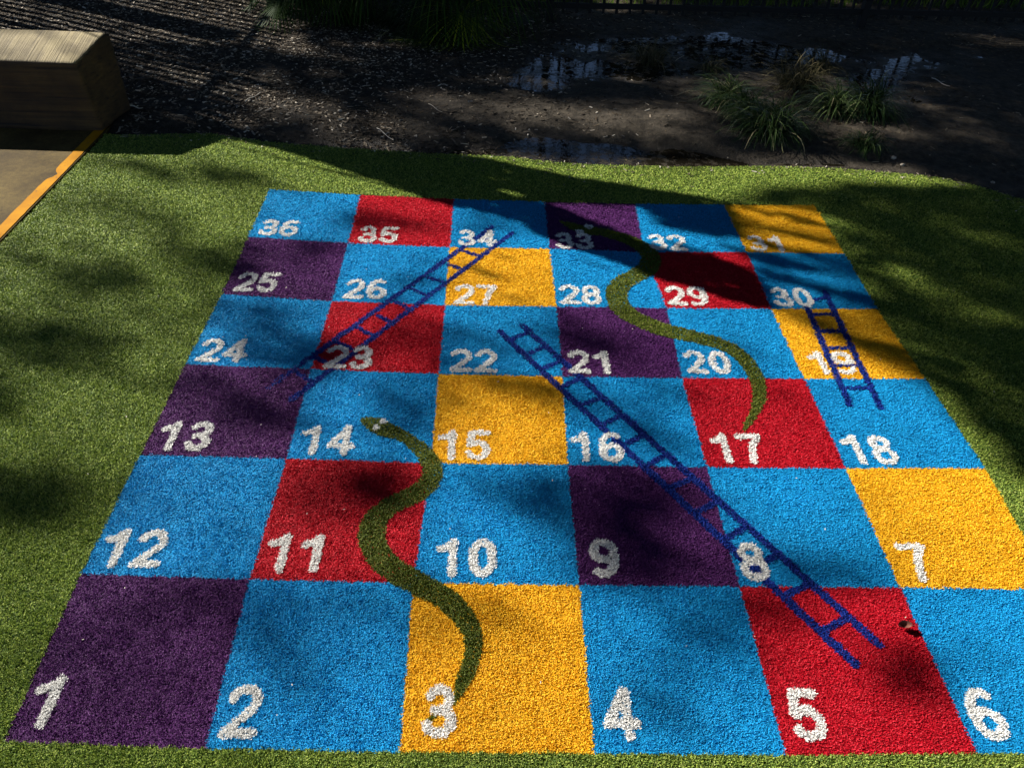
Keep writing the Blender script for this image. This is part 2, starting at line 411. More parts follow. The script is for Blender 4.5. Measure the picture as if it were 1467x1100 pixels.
# digit strokes: box 0.60 wide x 1.0 high (stroke half width included when measuring)
HW = .078
DIG = {
 '1': [[(.40, .92), (.40, .06)], [(.39, .90), (.28, .76), (.12, .72)]],
 '2': [arc(.31, .68, .225, .235, 165, -35)+[(.36, .38), (.12, .12)], [(.08, .08), (.56, .08)]],
 '3': [arc(.29, .71, .19, .21, 160, -90), arc(.30, .29, .225, .215, 90, -165), [(.22, .50), (.33, .50)]],
 '4': [[(.42, .92), (.07, .30), (.58, .30)], [(.43, .92), (.43, .06)]],
 '5': [[(.53, .92), (.16, .92), (.10, .52)], arc(.30, .33, .235, .25, 135, -155)],
 '6': [arc(.31, .31, .225, .235, 0, 360, 24), arc(.36, .50, .28, .42, 62, 190)],
 '7': [[(.06, .92), (.56, .92), (.36, .55), (.27, .06)]],
 '8': [arc(.31, .71, .185, .20, 0, 360, 22), arc(.31, .28, .225, .215, 0, 360, 24)],
 '9': [arc(.31, .69, .225, .235, 0, 360, 24), arc(.26, .50, .28, .42, -118, 10)],
 '0': [arc(.31, .50, .215, .42, 0, 360, 30)]}
NUMB = {1:(48,1038),2:(312,1052),3:(603,1052),4:(868,1055),5:(1142,1057),6:(1405,1055),12:(152,808),11:(392,815),10:(640,822),9:(848,823),8:(1065,827),7:(1322,828),
13:(233,642),14:(440,648),15:(640,655),16:(835,658),17:(1040,660),18:(1232,661),24:(278,515),23:(462,525),22:(643,530),21:(815,532),20:(985,532),19:(1180,533),
25:(332,415),26:(490,425),27:(650,433),28:(803,433),29:(958,435),30:(1112,437),36:(368,335),35:(512,345),34:(655,350),33:(797,354),32:(932,356),31:(1078,358)}
# lower-left point of the first digit's ink on the baseline; for a leading 1 that is its stem, for 7 the flag
def numeral_strokes(n):
    b = g(*NUMB[n])[:2]; h = S*(.285 if n < 13 else .30 if n < 25 else .315)
    sxx = S*.29
    x0 = b[0]; s = str(n)
    if s[0] == '1': x0 -= .30*sxx
    if s[0] == '7': x0 -= .26*sxx
    out = []
    adv = .70
    for k, chx in enumerate(s):
        ox = x0+k*adv*sxx
        if k == 1 and chx == '1': ox -= .02*sxx
        if k == 1 and s[0] == '1': ox += .04*sxx
        for st in DIG[chx]: out.append([(ox+p[0]*sxx, b[1]+p[1]*h-.004) for p in st])
    return out
def gp(pts): return [tuple(g(p[0], p[1])[:2]) for p in pts]
SN_A = [(521,600,.010),(532,604,.026),(546,611,.033),(560,617,.028),(575,622,.022),(602,642,.025),(616,660,.029),(618,683,.030),(598,704,.031),(567,719,.031),(541,738,.034),(532,761,.036),(538,787,.035),(558,811,.034),(592,831,.034),(632,852,.031),(660,876,.028),(675,904,.024),(678,928,.021),(671,955,.019),(661,980,.014),(651,1003,.005),(636,1014,.004),(612,1031,.004)]
SN_B = [(806,317,.010),(818,322,.024),(834,327,.034),(850,330,.034),(868,333,.034),(890,339,.036),(910,347,.038),(926,358,.040),(932,370,.042),(928,383,.043),(912,393,.042),(893,403,.042),(884,415,.042),(884,428,.042),(894,444,.042),(921,460,.041),(954,472,.040),(990,480,.037),(1025,489,.034),(1052,501,.032),(1072,520,.030),(1084,542,.026),(1088,563,.022),(1082,587,.016),(1072,604,.010),(1066,615,.004)]
def spl(L, k=4):
    A = np.array(L, float); t = np.arange(len(A)); tt = np.linspace(0, len(A)-1, (len(A)-1)*k+1)
    out = []
    for q in tt:                         # catmull-rom
        i = min(int(q), len(A)-2); f = q-i; p0 = A[max(i-1, 0)]; p1 = A[i]; p2 = A[i+1]; p3 = A[min(i+2, len(A)-1)]
        out.append(.5*((2*p1)+(-p0+p2)*f+(2*p0-5*p1+4*p2-p3)*f*f+(-p0+3*p1-3*p2+p3)*f**3))
    return np.array(out)
SNAKES = []
for L in (SN_A, SN_B):
    A = spl(L); SNAKES.append((gp(A), np.maximum(A[:, 2]*1.0, .003)))
EYES = [[(548.5, 602.5), (538.5, 611.5)], [(843, 324), (831, 331)]]
LAD = [dict(rails=[[(704,324),(384,554)], [(733,333),(417,571)]],
            rungs=[((350+a/2.75, 300+b/2.75), (350+c/2.75, 300+d/2.75)) for a, b, c, d in
                   [(935,108,1000,128),(862,160,918,180),(800,215,855,232),(725,265,790,285),(660,310,725,340),(595,360,660,395),(525,415,580,442),(445,462,510,497),(365,520,430,552),(282,580,350,618),(195,630,262,675)]], hw=.0108),
       dict(rails=[[(716,474),(1225,949)], [(748,465),(1258,920)]],
            rungs=[((735,484),(757,475)),((760,504),(780,496)),((782,525),(804,516)),((809,551),(830,541)),((837,577),(860,569)),((865,606),(889,594)),((900,633),(920,622)),((930,664),(953,650)),((964,695),(988,685)),((1003,730),(1028,716)),((1040,770),(1070,751)),((1083,810),(1110,795)),((1127,850),(1158,836)),((1182,901),(1214,883))], hw=.0120),
       dict(rails=[[(1155,436),(1217,579)], [(1182,417),(1262,583)]],
            rungs=[((1166,428),(1186,425)),((1162,449),(1197,449)),((1174,473),(1206,473)),((1186,497),(1216,497)),((1195,523),(1227,522)),((1209,555),(1243,554))], hw=.0112)]

# ------------------------------------------------------------------ turf tufts
def scatter(x0, x1, y0, y1):
    """jittered rows of tufts, spacing grows with distance from the path of view"""
    out = []
    y = y0
    while y < y1:
        d = math.hypot(y+0.75, 1.67); s = float(np.clip(.0018*d+.0003, .0036, .0090))
        xs = np.arange(x0, x1, s)
        out.append(np.stack([xs+rng.normal(0, s*.33, len(xs)), y+rng.normal(0, s*.33, len(xs)), np.full(len(xs), s)], 1))
        y += s
    return np.concatenate(out)
T = scatter(-.972, 4.5, -.35, 3.25)
T = T[inpoly(T[:, 0], T[:, 1], turf_out)]
# keep only what a viewer near the photographer could see
u, v = pj(np.c_[T[:, :2], np.zeros(len(T))])
T = T[(u > -170) & (u < 1467+220) & (v < 1100+130)]
jx = T[:, 0]+.004*(vnoise(T[:, 0]*90, T[:, 1]*90)-.5)+rng.normal(0, .0014, len(T))
jy = T[:, 1]+.004*(vnoise(T[:, 0]*90+40, T[:, 1]*90)-.5)+rng.normal(0, .0014, len(T))
bu, bv = xy2uv(jx, jy)
onb = (bu > 0) & (bu < 6) & (bv > 0) & (bv < 6)
ci = np.clip(np.floor(bu).astype(int), 0, 5); ri = np.clip(np.floor(bv).astype(int), 0, 5)
cls = np.where(onb, ri*6+ci, -1)          # -1 lawn, 0..35 squares
keys = {}
nextid = 100
nx_ = T[:, 0]+.5*(jx-T[:, 0])+rng.normal(0, .0006, len(T)); ny_ = T[:, 1]+.5*(jy-T[:, 1])+rng.normal(0, .0006, len(T))
def near(pts, pad=.08):
    P = np.array(pts); lo = P.min(0)-pad; hi = P.max(0)+pad
    return np.where((nx_ > lo[0]) & (nx_ < hi[0]) & (ny_ > lo[1]) & (ny_ < hi[1]))[0]
def paint(ptsw, hw, key, prob=None):
    global nextid
    idx = near(ptsw, .06)
    if np.ndim(hw) == 0: d = polydist(nx_[idx], ny_[idx], ptsw)-hw
    else: d = polydist(nx_[idx], ny_[idx], ptsw, hw)
    m = d < 0
    if prob is not None: m &= rng.random(len(idx)) < prob(nx_[idx], ny_[idx])
    if key not in keys: keys[key] = nextid; nextid += 1
    cls[idx[m]] = keys[key]
for li, L in enumerate(LAD):
    pr = None
    if li == 0:                           # the end on square 13 is worn and speckled
        c13 = g(425, 545)[:2]
        pr = lambda x, y: np.clip(.30+.70*((x-y*0)-g(385, 555)[0])/(g(440, 540)[0]-g(385, 555)[0]), .2, 1)
    for k, rr in enumerate(L['rungs']): paint(gp(rr), L['hw']*.82, ('rung', li, k), pr)
    for k, rr in enumerate(L['rails']): paint(gp(rr), L['hw'], ('rail', li, k), pr)
for si, (P, Wd) in enumerate(SNAKES): paint(P, Wd, ('snake', si))
for si in range(2):
    for k, e in enumerate(EYES[si]):
        q = g(*e)[:2]
        idx = near([q], .03); d = np.hypot(nx_[idx]-q[0], ny_[idx]-q[1])
        lo, hi = (.0, .0115) if si == 0 else (.003, .019)
        key = ('eye', si, k); keys[key] = nextid; nextid += 1
        cls[idx[(d < hi) & (d >= lo)]] = keys[key]
for n in range(1, 37):
    for st in numeral_strokes(n): paint(st, S*.0255 if n > 12 else S*.0270, ('numeral', n))

cls[cls == keys[('rung', 2, 4)]] = 5+3*6                    # this rung runs over the 9 rather than under it
paint(gp(LAD[2]['rungs'][4]), .0062, ('rung', 2, 4))

def tufts(idx, nb=4, root=False, hz=.0103, lean=1.25, curl=1.0):
    """blades of the tufts T[idx]: vertices, quads, per-face tint"""
    x = T[idx, 0]; y = T[idx, 1]; s = T[idx, 2]; n = len(idx)
    tv = rng.random(n)                     # tuft tone
    ph = rng.random(n)*6.283
    Vs = []; var = []
    for b in range(nb):
        a = ph+b*6.283/nb+rng.normal(0, .5, n)
        ln = lean*rng.uniform(.25, 1.05, n)*s
        h = hz*rng.uniform(.62, 1.12, n)+.0012*(vnoise(x*55, y*55)-.5)*2
        dx, dy = np.cos(a)*ln, np.sin(a)*ln
        wdir = a+1.57+rng.normal(0, .5, n); w = s*rng.uniform(.20, .32, n)
        wx, wy = np.cos(wdir)*w, np.sin(wdir)*w
        bx, by = x+np.cos(a)*s*.10, y+np.sin(a)*s*.10
        z0 = np.full(n, -.0078)+.003*rng.random(n)
        tz = -.0125+h
        p0 = np.stack([bx-wx, by-wy, z0], 1); p1 = np.stack([bx+wx, by+wy, z0], 1)
        p2 = np.stack([bx+dx+wx*.75, by+dy+wy*.75, tz], 1); p3 = np.stack([bx+dx-wx*.75, by+dy-wy*.75, tz-.001], 1)
        Vs.append(np.stack([p0, p1, p2, p3], 1)); var.append(np.clip(.62*rng.random(n)+.38*tv, 0, 1))
    if root:
        r = s*.62
        z = -.0055+rng.uniform(-.0012, .0012, n)
        q = [np.stack([x+r*math.cos(t+.4), y+r*math.sin(t+.4), z+.0002*k], 1) for k, t in enumerate((0, 1.57, 3.14, 4.71))]
        Vs.append(np.stack(q, 1)); var.append(.35*rng.random(n)+.15)
    V = np.concatenate([q.reshape(-1, 3) for q in Vs]); k = len(V)//4
    return V, np.arange(k*4).reshape(k, 4), np.concatenate(var)
def grid_sheet(fn, nu, nv, z):
    U, Vv = np.meshgrid(np.linspace(0, 1, nu), np.linspace(0, 1, nv), indexing='ij')
    P = fn(U, Vv); P = np.concatenate([P, np.full(P.shape[:-1]+(1,), z)], -1).reshape(-1, 3)
    q = (np.arange(nu-1)[:, None]*nv+np.arange(nv-1)[None]).ravel()
    return P, np.stack([q, q+nv, q+nv+1, q+1], 1)

# lawn: a fan of quads from the outline, cut round nothing (the board lies 2 mm above it)
lawn_v = [[p[0], p[1], -.0080] for p in turf_out]; low = [[p[0]*1, p[1], -.045] for p in turf_out]
mb = MB(); nO = len(turf_out)
xs_ = np.array([p[0] for p in te]); cols_v = []
for (x, y) in te: cols_v += [[x, y, -.0080], [x, -3., -.0080]]
nt_ = len(te)
mb.add(cols_v, [[2*i, 2*i+1, 2*i+3, 2*i+2] for i in range(nt_-1)])
tailp = [te[-1].tolist()]+[[3.95, 2.35], [4.25, 1.9], [4.4, 1.3], [4.45, .5], [4.4, -3.0]]
mb.add([[te[-1][0], -3.0, -.0080]]+[[p[0], p[1], -.0080] for p in tailp], [[0, i+1, i+2] for i in range(len(tailp)-1)])
mb.add(lawn_v+low, [[i, (i+1) % nO, nO+(i+1) % nO, nO+i] for i in range(nO)])
lawn = mb.build('lawn_backing', BACK['green']); tag(lawn, kind='structure')
idx = np.where(cls == -1)[0]
V, Fq, vr = tufts(idx, 4, hz=.0118)
lw = npmesh('lawn', V, Fq, M['green'], var=vr); tag(lw, kind='structure')

board = empty('game_board', (S*3, S*3, -.012))
tag(board, 'large square turf board game of thirty-six coloured numbered squares inlaid in green artificial lawn', 'board game')
board_children = []
def to_board(o):
    if o is None: return None
    o.parent = board; o.matrix_parent_inverse.identity()
    o.location = (-S*3, -S*3, .012); return o
CN = {'B': 'blue', 'R': 'red', 'Y': 'yellow', 'P': 'purple'}
squares = {}
for r in range(6):
    for c in range(6):
        k = COLS[r][c]; n = number_of(r, c)
        P, Fb = grid_sheet(lambda a, b: uv2xy(np.clip(c+a, 0, 6-1e-9), np.clip(r+b, 0, 6-1e-9)), 5, 5, -.0066)
        V, Fq, vr = tufts(np.where(cls == r*6+c)[0], 4)
        o = npmesh('square', np.concatenate([V, P]), np.concatenate([Fq, Fb+len(V)]), M[k], var=np.concatenate([vr, np.full(len(Fb), .05)]))
        to_board(o); o['label'] = f'{CN[k]} turf square numbered {n}'
        squares[n] = o
def overlay(key, name, mat, parent, label=None, nb=5):
    ids = np.where(cls == keys[key])[0]
    if len(ids) < 3: return None
    V, Fq, vr = tufts(ids, nb, root=True, hz=.0120)
    o = npmesh(name, V, Fq, mat, var=vr, parent=parent)
    if label: o['label'] = label
    return o
for n in range(1, 37):
    overlay(('numeral', n), 'numeral', M['white'], squares[n], f'white numeral {n}')
for si, lab in enumerate(('olive green snake winding from square 14 down to square 3', 'olive green snake winding from square 33 down to square 17')):
    so = overlay(('snake', si), 'snake', M['olive'], None, lab); to_board(so)
    for k in range(2): overlay(('eye', si, k), 'eye', M['white'], so)
for li, lab in enumerate(('navy ladder rising from square 13 to square 34', 'long navy ladder running from square 5 up to square 22', 'short navy ladder rising from square 18 to square 30')):
    L = empty('ladder'); to_board(L); L['label'] = lab
    for k in range(2): overlay(('rail', li, k), 'rail', M['navy'], L)
    for k in range(len(LAD[li]['rungs'])): overlay(('rung', li, k), 'rung', M['navy'], L)

# ------------------------------------------------------------------ timber block
def timber():
    prof = [(3.125, .0), (3.122, .10), (3.122, .22), (3.126, .325), (3.132, .338), (3.145, .343), (3.25, .372), (3.34, .393), (3.395, .404), (3.41, .400), (3.416, .388), (3.418, .25), (3.415, .12), (3.412, .0)]
    P = []
    for i in range(len(prof)):
        a = np.array(prof[i]); b = np.array(prof[(i+1) % len(prof)])
        L = np.linalg.norm(b-a); k = max(1, int(L/.012))
        for j in range(k): P.append(a+(b-a)*j/k)
    P = np.array(P); m = len(P); nxs = 150
    cy, cz = 3.27, .19
    X = []
    def xend(y, z):
        f = (y-3.12)/.29; b = -.995+.045*f; t = -1.035+.080*f
        return b+(t-b)*np.clip(z/.37, 0, 1)
    for i in range(nxs+1):
        t = i/nxs
        xe = xend(P[:, 0], P[:, 1])
        x = -3.45+(xe+3.45)*t
        rr = .004*np.exp(-(1-t)*40)
        nz = .010*fbm(x*3+P[:, 0]*8, P[:, 1]*8+P[:, 0]*3, 4)
        chip = .016*np.clip(fbm(x*16, P[:, 1]*2+P[:, 0]*3, 3)-.10, 0, 1)*((P[:, 1] > .32) & (P[:, 0] < 3.15))
        d = P-[cy, cz]; d = d/np.linalg.norm(d, axis=1)[:, None]
        q = P+d*(nz-rr-chip)[:, None]; q[:, 1] = np.maximum(q[:, 1], -.0)
        X.append(np.c_[x, q])
    base = X[-1]
    for s_, dx in ((.97, .004), (.85, .006), (.65, .006), (.4, .005), (.15, .004), (.0, .004)):
        q = base.copy(); q[:, 1] = cy+(base[:, 1]-cy)*s_; q[:, 2] = cz+(base[:, 2]-cz)*s_
        q[:, 0] = xend(q[:, 1], q[:, 2])+dx+.006*fbm(q[:, 1]*25, q[:, 2]*25, 3)
        X.append(q)
    V = np.concatenate(X); R = len(X)
    F = np.array([[i*m+j, (i+1)*m+j, (i+1)*m+(j+1) % m, i*m+(j+1) % m] for i in range(R-1) for j in range(m)])
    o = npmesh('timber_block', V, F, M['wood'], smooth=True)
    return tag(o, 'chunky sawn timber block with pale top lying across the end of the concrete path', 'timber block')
timber()

# ------------------------------------------------------------------ metal pool fences
def fence(p0, p1, height, pitch, posts, label, name='metal_fence', bw=.0095):
    p0 = np.array(p0, float); p1 = np.array(p1, float); L = np.linalg.norm(p1-p0); d = (p1-p0)/L
    ang = math.atan2(d[1], d[0]); R = np.array([[math.cos(ang), -math.sin(ang), 0], [math.sin(ang), math.cos(ang), 0], [0, 0, 1]])
    root = empty(name, (p0[0], p0[1], 0)); tag(root, label, 'fence', 'black tubular fences')
    def P(t, z): return np.array([d[0]*t, d[1]*t, z])
    ts = [0]+posts+[L]
    for t in ts:
        b = MB(); b.box(P(t, (height+.08)/2-.05), (.026, .026, (height+.08)/2+.05), R); b.box(P(t, height+.085), (.029, .029, .006), R); b.build('post', M['metal'], root)
    for z in (.10, height-.12):
        b = MB(); b.box(P(L/2, z), (L/2, .010, .019), R); b.build('rail', M['metal'], root)
    for a, b_ in zip(ts[:-1], ts[1:]):
        k = int((b_-a)/pitch); b = MB()
        for j in range(1, k+1):
            t = a+(b_-a)*j/(k+1); b.box(P(t, height/2+.04), (bw, .0075, height/2-.01), R)
        b.build('bar_panel', M['metal'], root)
    return root
a_ = g(900, 10, .10); b_ = g(1467, 22, .10); dd = (b_-a_)[:2]/np.linalg.norm((b_-a_)[:2])
st = a_[:2]-dd*2.6; tp = float(np.dot(g(1237, 16, .10)[:2]-st, dd))
fence(st, b_[:2]+dd*2.2, 1.28, .104, [tp-2.4, tp, tp+2.4], 'black tubular pool fence crossing behind the muddy ground and puddles')
fence((-3.12, 4.62), (-3.12, 9.0), 1.82, .088, [.62, 2.4], 'black tubular fence beyond the timber block whose bars throw striped shadows over mulch', bw=.019)

b = MB(); b.box((0, 0, 1.2), (.095, .095, 1.27)); b.box((0, 0, 2.49), (.11, .11, .02))
gpst = b.build('shadow_post', M['bark']); gpst.location = (-4.5, 6.59, 0)  # unseen post, added for its broad shadow band
tag(gpst, 'unseen thick post added to cast the broad dark shadow band over the striped mulch', 'shadow post')

# ------------------------------------------------------------------ mulch, litter, twigs
def boxes(P, L, Wd, H, yaw, pitch, roll=None):
    n = len(P); q = np.array([[-1,-1,-1],[1,-1,-1],[1,1,-1],[-1,1,-1],[-1,-1,1],[1,-1,1],[1,1,1],[-1,1,1]], float)
    v = q[None]*np.stack([L/2, Wd/2, H/2], 1)[:, None]
    roll = np.zeros(n) if roll is None else roll
    c, s = np.cos(roll)[:, None], np.sin(roll)[:, None]; y_, z_ = v[..., 1]*c-v[..., 2]*s, v[..., 1]*s+v[..., 2]*c; v[..., 1] = y_; v[..., 2] = z_
    c, s = np.cos(pitch)[:, None], np.sin(pitch)[:, None]; x_, z_ = v[..., 0]*c-v[..., 2]*s, v[..., 0]*s+v[..., 2]*c; v[..., 0] = x_; v[..., 2] = z_
    c, s = np.cos(yaw)[:, None], np.sin(yaw)[:, None]; x_, y_ = v[..., 0]*c-v[..., 1]*s, v[..., 0]*s+v[..., 1]*c; v[..., 0] = x_; v[..., 1] = y_
    v += P[:, None]
    f = np.array([[0,3,2,1],[4,5,6,7],[0,1,5,4],[1,2,6,5],[2,3,7,6],[3,0,4,7]])
    F = (f[None]+8*np.arange(n)[:, None, None]).reshape(-1, 4)
    return v.reshape(-1, 3), F
def strew(n, x0, x1, y0, y1, keep):
    x = rng.uniform(x0, x1, n); y = rng.uniform(y0, y1, n)
    ok = (y > turf_back(x)+.03) | (x < -.98); ok &= ~((x < -.93) & (y < 3.44)); ok &= rng.random(n) < keep(x, y)
    return x[ok], y[ok]
x, y = strew(100000, -3.0, 2.6, 3.0, 6.6, lambda x, y: np.clip(1.1-(x+.2)/1.8, .05, 1)*np.clip(.45+2.0*fbm(x*3, y*3)+(.4*(y > 4.2)), .05, 1))
n = len(x); z = ground_z(x, y)+rng.uniform(0, .004, n)
V, Fq = boxes(np.c_[x, y, z], rng.gamma(3, .0045, n)+.005, rng.uniform(.003, .010, n), rng.uniform(.0015, .004, n), rng.uniform(0, 6.3, n), rng.normal(0, .16, n), rng.normal(0, .25, n))
tag(npmesh('wood_mulch', V, Fq, M['chips'], var=np.repeat(np.clip(rng.random(n)**1.5, 0, 1), 6)), 'dark wood chip mulch covering the ground behind the timber block', 'mulch', kind='stuff')
x, y = strew(36000, -2.8, 7, 2.95, 6.8, lambda x, y: np.clip(.25+1.8*fbm(x*2.3+9, y*2.3)+.45*(y > 4.9), .03, 1)*np.clip(.35+x*.8, .2, 1))
n = len(x); z = np.maximum(ground_z(x, y), WZ)+rng.uniform(.000, .006, n)
V, Fq = boxes(np.c_[x, y, z], rng.gamma(1.6, .009, n)+.005, rng.uniform(.0010, .0045, n), rng.uniform(.001, .0025, n), rng.uniform(0, 6.3, n), rng.normal(0, .16, n))
tag(npmesh('leaf_litter', V, Fq, M['litter'], var=np.repeat(rng.random(n)**1.6, 6)), 'dead leaves and fine twigs littered over the wet mud', 'leaf litter', kind='stuff')

nk = 420; x = rng.uniform(-.9, 3.6, nk); y = turf_back(x)-rng.gamma(1.2, .05, nk)+.02
V, Fq = boxes(np.c_[x, y, np.full(nk, .0015)], rng.gamma(2, .005, nk)+.004, rng.uniform(.001, .004, nk), rng.uniform(.001, .003, nk), rng.uniform(0, 6.3, nk), rng.normal(0, .2, nk))
tag(npmesh('kicked_mulch', V, Fq, M['chips'], var=np.repeat(rng.random(nk), 6)), 'bits of mulch and grit lying along the far edge of the lawn', 'mulch', kind='stuff')
def twig(px0, px1, r, label, mat='pale', kink=.004):
    a = g(*px0); b = g(*px1); za, zb = ground_z(a[0], a[1])+r+.004, ground_z(b[0], b[1])+r+.010
    pts = [np.array([a[0]+(b[0]-a[0])*t, a[1]+(b[1]-a[1])*t, za+(zb-za)*t+kink*math.sin(7*t)]) for t in np.linspace(0, 1, 7)]
    m_ = MB(); m_.tube(np.array(pts), np.linspace(r, r*.45, 7), 6)
    sd = (b-a)[:2]; nrm = np.array([-sd[1], sd[0], 0]); m_.tube([pts[3], pts[3]+nrm*.10+[0, 0, .006], pts[3]+nrm*.17+[0, 0, .004]], [r*.5, r*.4, r*.25], 5)
    return tag(m_.build('twig', M[mat]), label, 'twig', 'fallen twigs')
twig((188,157),(206,162), .004, 'short white twig on dark mulch just right of the timber block')
twig((540,184),(564,200), .0025, 'straight pale stick on the wet mud between block and first puddle')
twig((352,150),(374,139), .003, 'pale bent twig on the mulch left of centre')
twig((614,152),(634,164), .0025, 'thin stick pointing towards the dark puddles below the palm', 'stone')
twig((1335,112),(1360,126), .0025, 'pale stick on dark mud near the right edge')
twig((968,84),(994,66), .002, 'thin leaning reed stem beside the far sedge', 'pale')
def stone(px, r, label):
    a = g(*px); k = MB(); th = np.linspace(0, math.pi, 7); V = []
    for i, t in enumerate(th):
        for j in range(10):
            f = j*2*math.pi/10; rr = r*(1+.25*(random.random()-.5))
            V.append([a[0]+rr*math.sin(t)*math.cos(f), a[1]+.8*rr*math.sin(t)*math.sin(f), max(ground_z(a[0], a[1]), WZ)+.4*r+.6*rr*math.cos(t)])
    k.add(V, [[i*10+j, (i+1)*10+j, (i+1)*10+(j+1) % 10, i*10+(j+1) % 10] for i in range(6) for j in range(10)])
    return tag(k.build('stone', M['stone'], smooth=True), label, 'stone', 'stones along the turf edge')
stone((1280,226), .016, 'pale lumpy stone at the turf edge below the smallest grass tuft')
stone((1424,258), .011, 'small pale pebble beyond the curved right corner of the lawn')
stone((1293,236), .012, 'dull stone touching the lawn edge beside the pale lumpy one')
stone((487,160), .012, 'small stone on mulch left of the straight pale stick')

# dry leaf on square 5
def dry_leaf():
    a = g(1292, 897); root = empty('dry_leaf', (a[0], a[1], .0)); tag(root, 'curled reddish brown dry leaf lying on red square 5', 'leaf')
    k = 9; m_ = 11; V = []
    for i in range(m_):
        t = i/(m_-1); w = .011*math.sin(math.pi*min(t*.95+.03, 1))**.7
        for j in range(k):
            q = (j/(k-1)-.5)*2; ang = q*1.35
            V.append([-.016+.042*t, w*1.2*math.sin(ang)-.002, .004+.014*(1-math.cos(ang))*(.7+.5*math.sin(3*t))+.010*(t-.5)**2*4*.5])
    b = MB(); b.add(V, [[i*k+j, (i+1)*k+j, (i+1)*k+j+1, i*k+j+1] for i in range(m_-1) for j in range(k-1)])
    b.build('blade', M['dry'], root, smooth=True)
    b = MB(); b.tube([(.024, -.001, .008), (.034, .001, .006), (.046, .000, .004), (.056, -.002, .004)], [.0012, .001, .001, .0008], 6); b.build('stalk', M['dry'], root)
dry_leaf(); bpy.data.objects['dry_leaf'].scale = (.82, .82, .82)
# white specks caught in the pile
npx = 90; xs2 = rng.uniform(-.9, 3.2, npx); ys2 = rng.uniform(0, 2.9, npx)
V, Fq = boxes(np.c_[xs2, ys2, np.full(npx, .001)], rng.uniform(.002, .006, npx), rng.uniform(.001, .0025, npx), np.full(npx, .0008), rng.uniform(0, 6, npx), rng.normal(0, .3, npx))
tag(npmesh('specks', V, Fq, M['pale']), 'tiny pale specks of debris scattered over the turf', 'debris', kind='stuff')

# ------------------------------------------------------------------ strappy plants
def strap_plant(x, y, nbl, length, width, spread, mat, name, label, cat, group=None, z0=None, rim=.06, droop=1.0):
    V = []; var = []; seg = 6
    nbl = int(nbl*2.2); zb = ground_z(np.array(x), np.array(y))-.005 if z0 is None else z0
    for i in range(nbl):
        a = random.random()*6.283; L = length*random.uniform(.45, 1.1); el0 = random.uniform(.55, 1.45)-spread*.15
        r0 = rim*math.sqrt(random.random()); a0 = random.random()*6.283
        p = np.array([r0*math.cos(a0), r0*math.sin(a0), 0.]); e = el0; w = width*random.uniform(.7, 1.2); tint = random.random()
        a += random.uniform(-.2, .2)
        for s_ in range(seg+1):
            t = s_/seg; ww = w*(1-t**2.2)*.5+.0004
            nrm = np.array([-math.sin(a), math.cos(a), 0])*ww
            V += [p-nrm, p+nrm]
            p = p+np.array([math.cos(a)*math.cos(e), math.sin(a)*math.cos(e), math.sin(e)])*L/seg
            e -= droop*(.22+.35*t)*random.uniform(.7, 1.5); p[2] = max(p[2], .004)
        var += [min(1, tint*random.uniform(.8, 1.1))]*seg
    F = [[b*(seg+1)*2+2*s_, b*(seg+1)*2+2*s_+1, b*(seg+1)*2+2*s_+3, b*(seg+1)*2+2*s_+2] for b in range(nbl) for s_ in range(seg)]
    o = npmesh(name, np.array(V), np.array(F), mat, var=np.array(var)); o.location = (x, y, zb)
    return tag(o, label, cat, group)
TU = 'grass tussocks growing in the mud'
def tus(px, nbl, L, lab, mat='tussock', w=.0062, rim=.05, nm='grass_tussock'):
    q = g(*px); strap_plant(q[0], q[1], nbl, L, w, 1, M[mat], nm, lab, 'grass tussock', TU, rim=rim)
tus((1040,150), 190, .30, 'bright strappy tussock, leftmost and nearest lit of the green clumps')
tus((1100,192), 260, .33, 'largest strappy tussock, its blades spilling towards the lawn edge', rim=.09)
tus((1068,168), 120, .28, 'strappy tussock squeezed between the bright left one and the largest one')
tus((1240,160), 220, .34, 'lit strappy tussock to the right, arching over the dark puddle', rim=.07)
tus((1192,162), 130, .30, 'loose strappy clump left of the right-hand lit tussock')
tus((1238,212), 90, .19, 'smallest low green tuft close to the lawn edge')
tus((1140,122), 120, .32, 'dark sparse clump standing behind the largest tussock', 'reed', .005, .10, 'sedge_clump')
tus((1165,95), 80, .30, 'thin brown sedge between the puddles under the fence', 'reed', .004, .10, 'sedge_clump')
tus((932,84), 90, .32, 'thin dry sedge standing in the far puddle', 'reed', .004, .09, 'sedge_clump')
tus((1020,95), 50, .22, 'wispy sedge right of the far puddle', 'reed', .004, .07, 'sedge_clump')

# meadow beyond the fence
nb = 26000; x = rng.uniform(-1.5, 9.5, nb); y = rng.uniform(0, 3.4, nb)**1.2+5.83+(x-2)*.088
h = rng.uniform(.05, .17, nb); a = rng.uniform(0, 6.28, nb); w = rng.uniform(.002, .004, nb); z = ground_z(x, y)-.005; lx, ly = rng.normal(0, .04, nb), rng.normal(0, .04, nb)
p0 = np.stack([x-np.cos(a)*w, y-np.sin(a)*w, z], 1); p1 = np.stack([x+np.cos(a)*w, y+np.sin(a)*w, z], 1)
p2 = np.stack([x+lx+np.cos(a)*w*.3, y+ly, z+h], 1); p3 = np.stack([x+lx-np.cos(a)*w*.3, y+ly, z+h], 1)
tag(npmesh('meadow_grass', np.stack([p0, p1, p2, p3], 1).reshape(-1, 3), np.arange(4*nb).reshape(-1, 4), M['meadow'], var=rng.random(nb)), 'sunlit green grass growing behind the black fence', 'grass', kind='stuff')

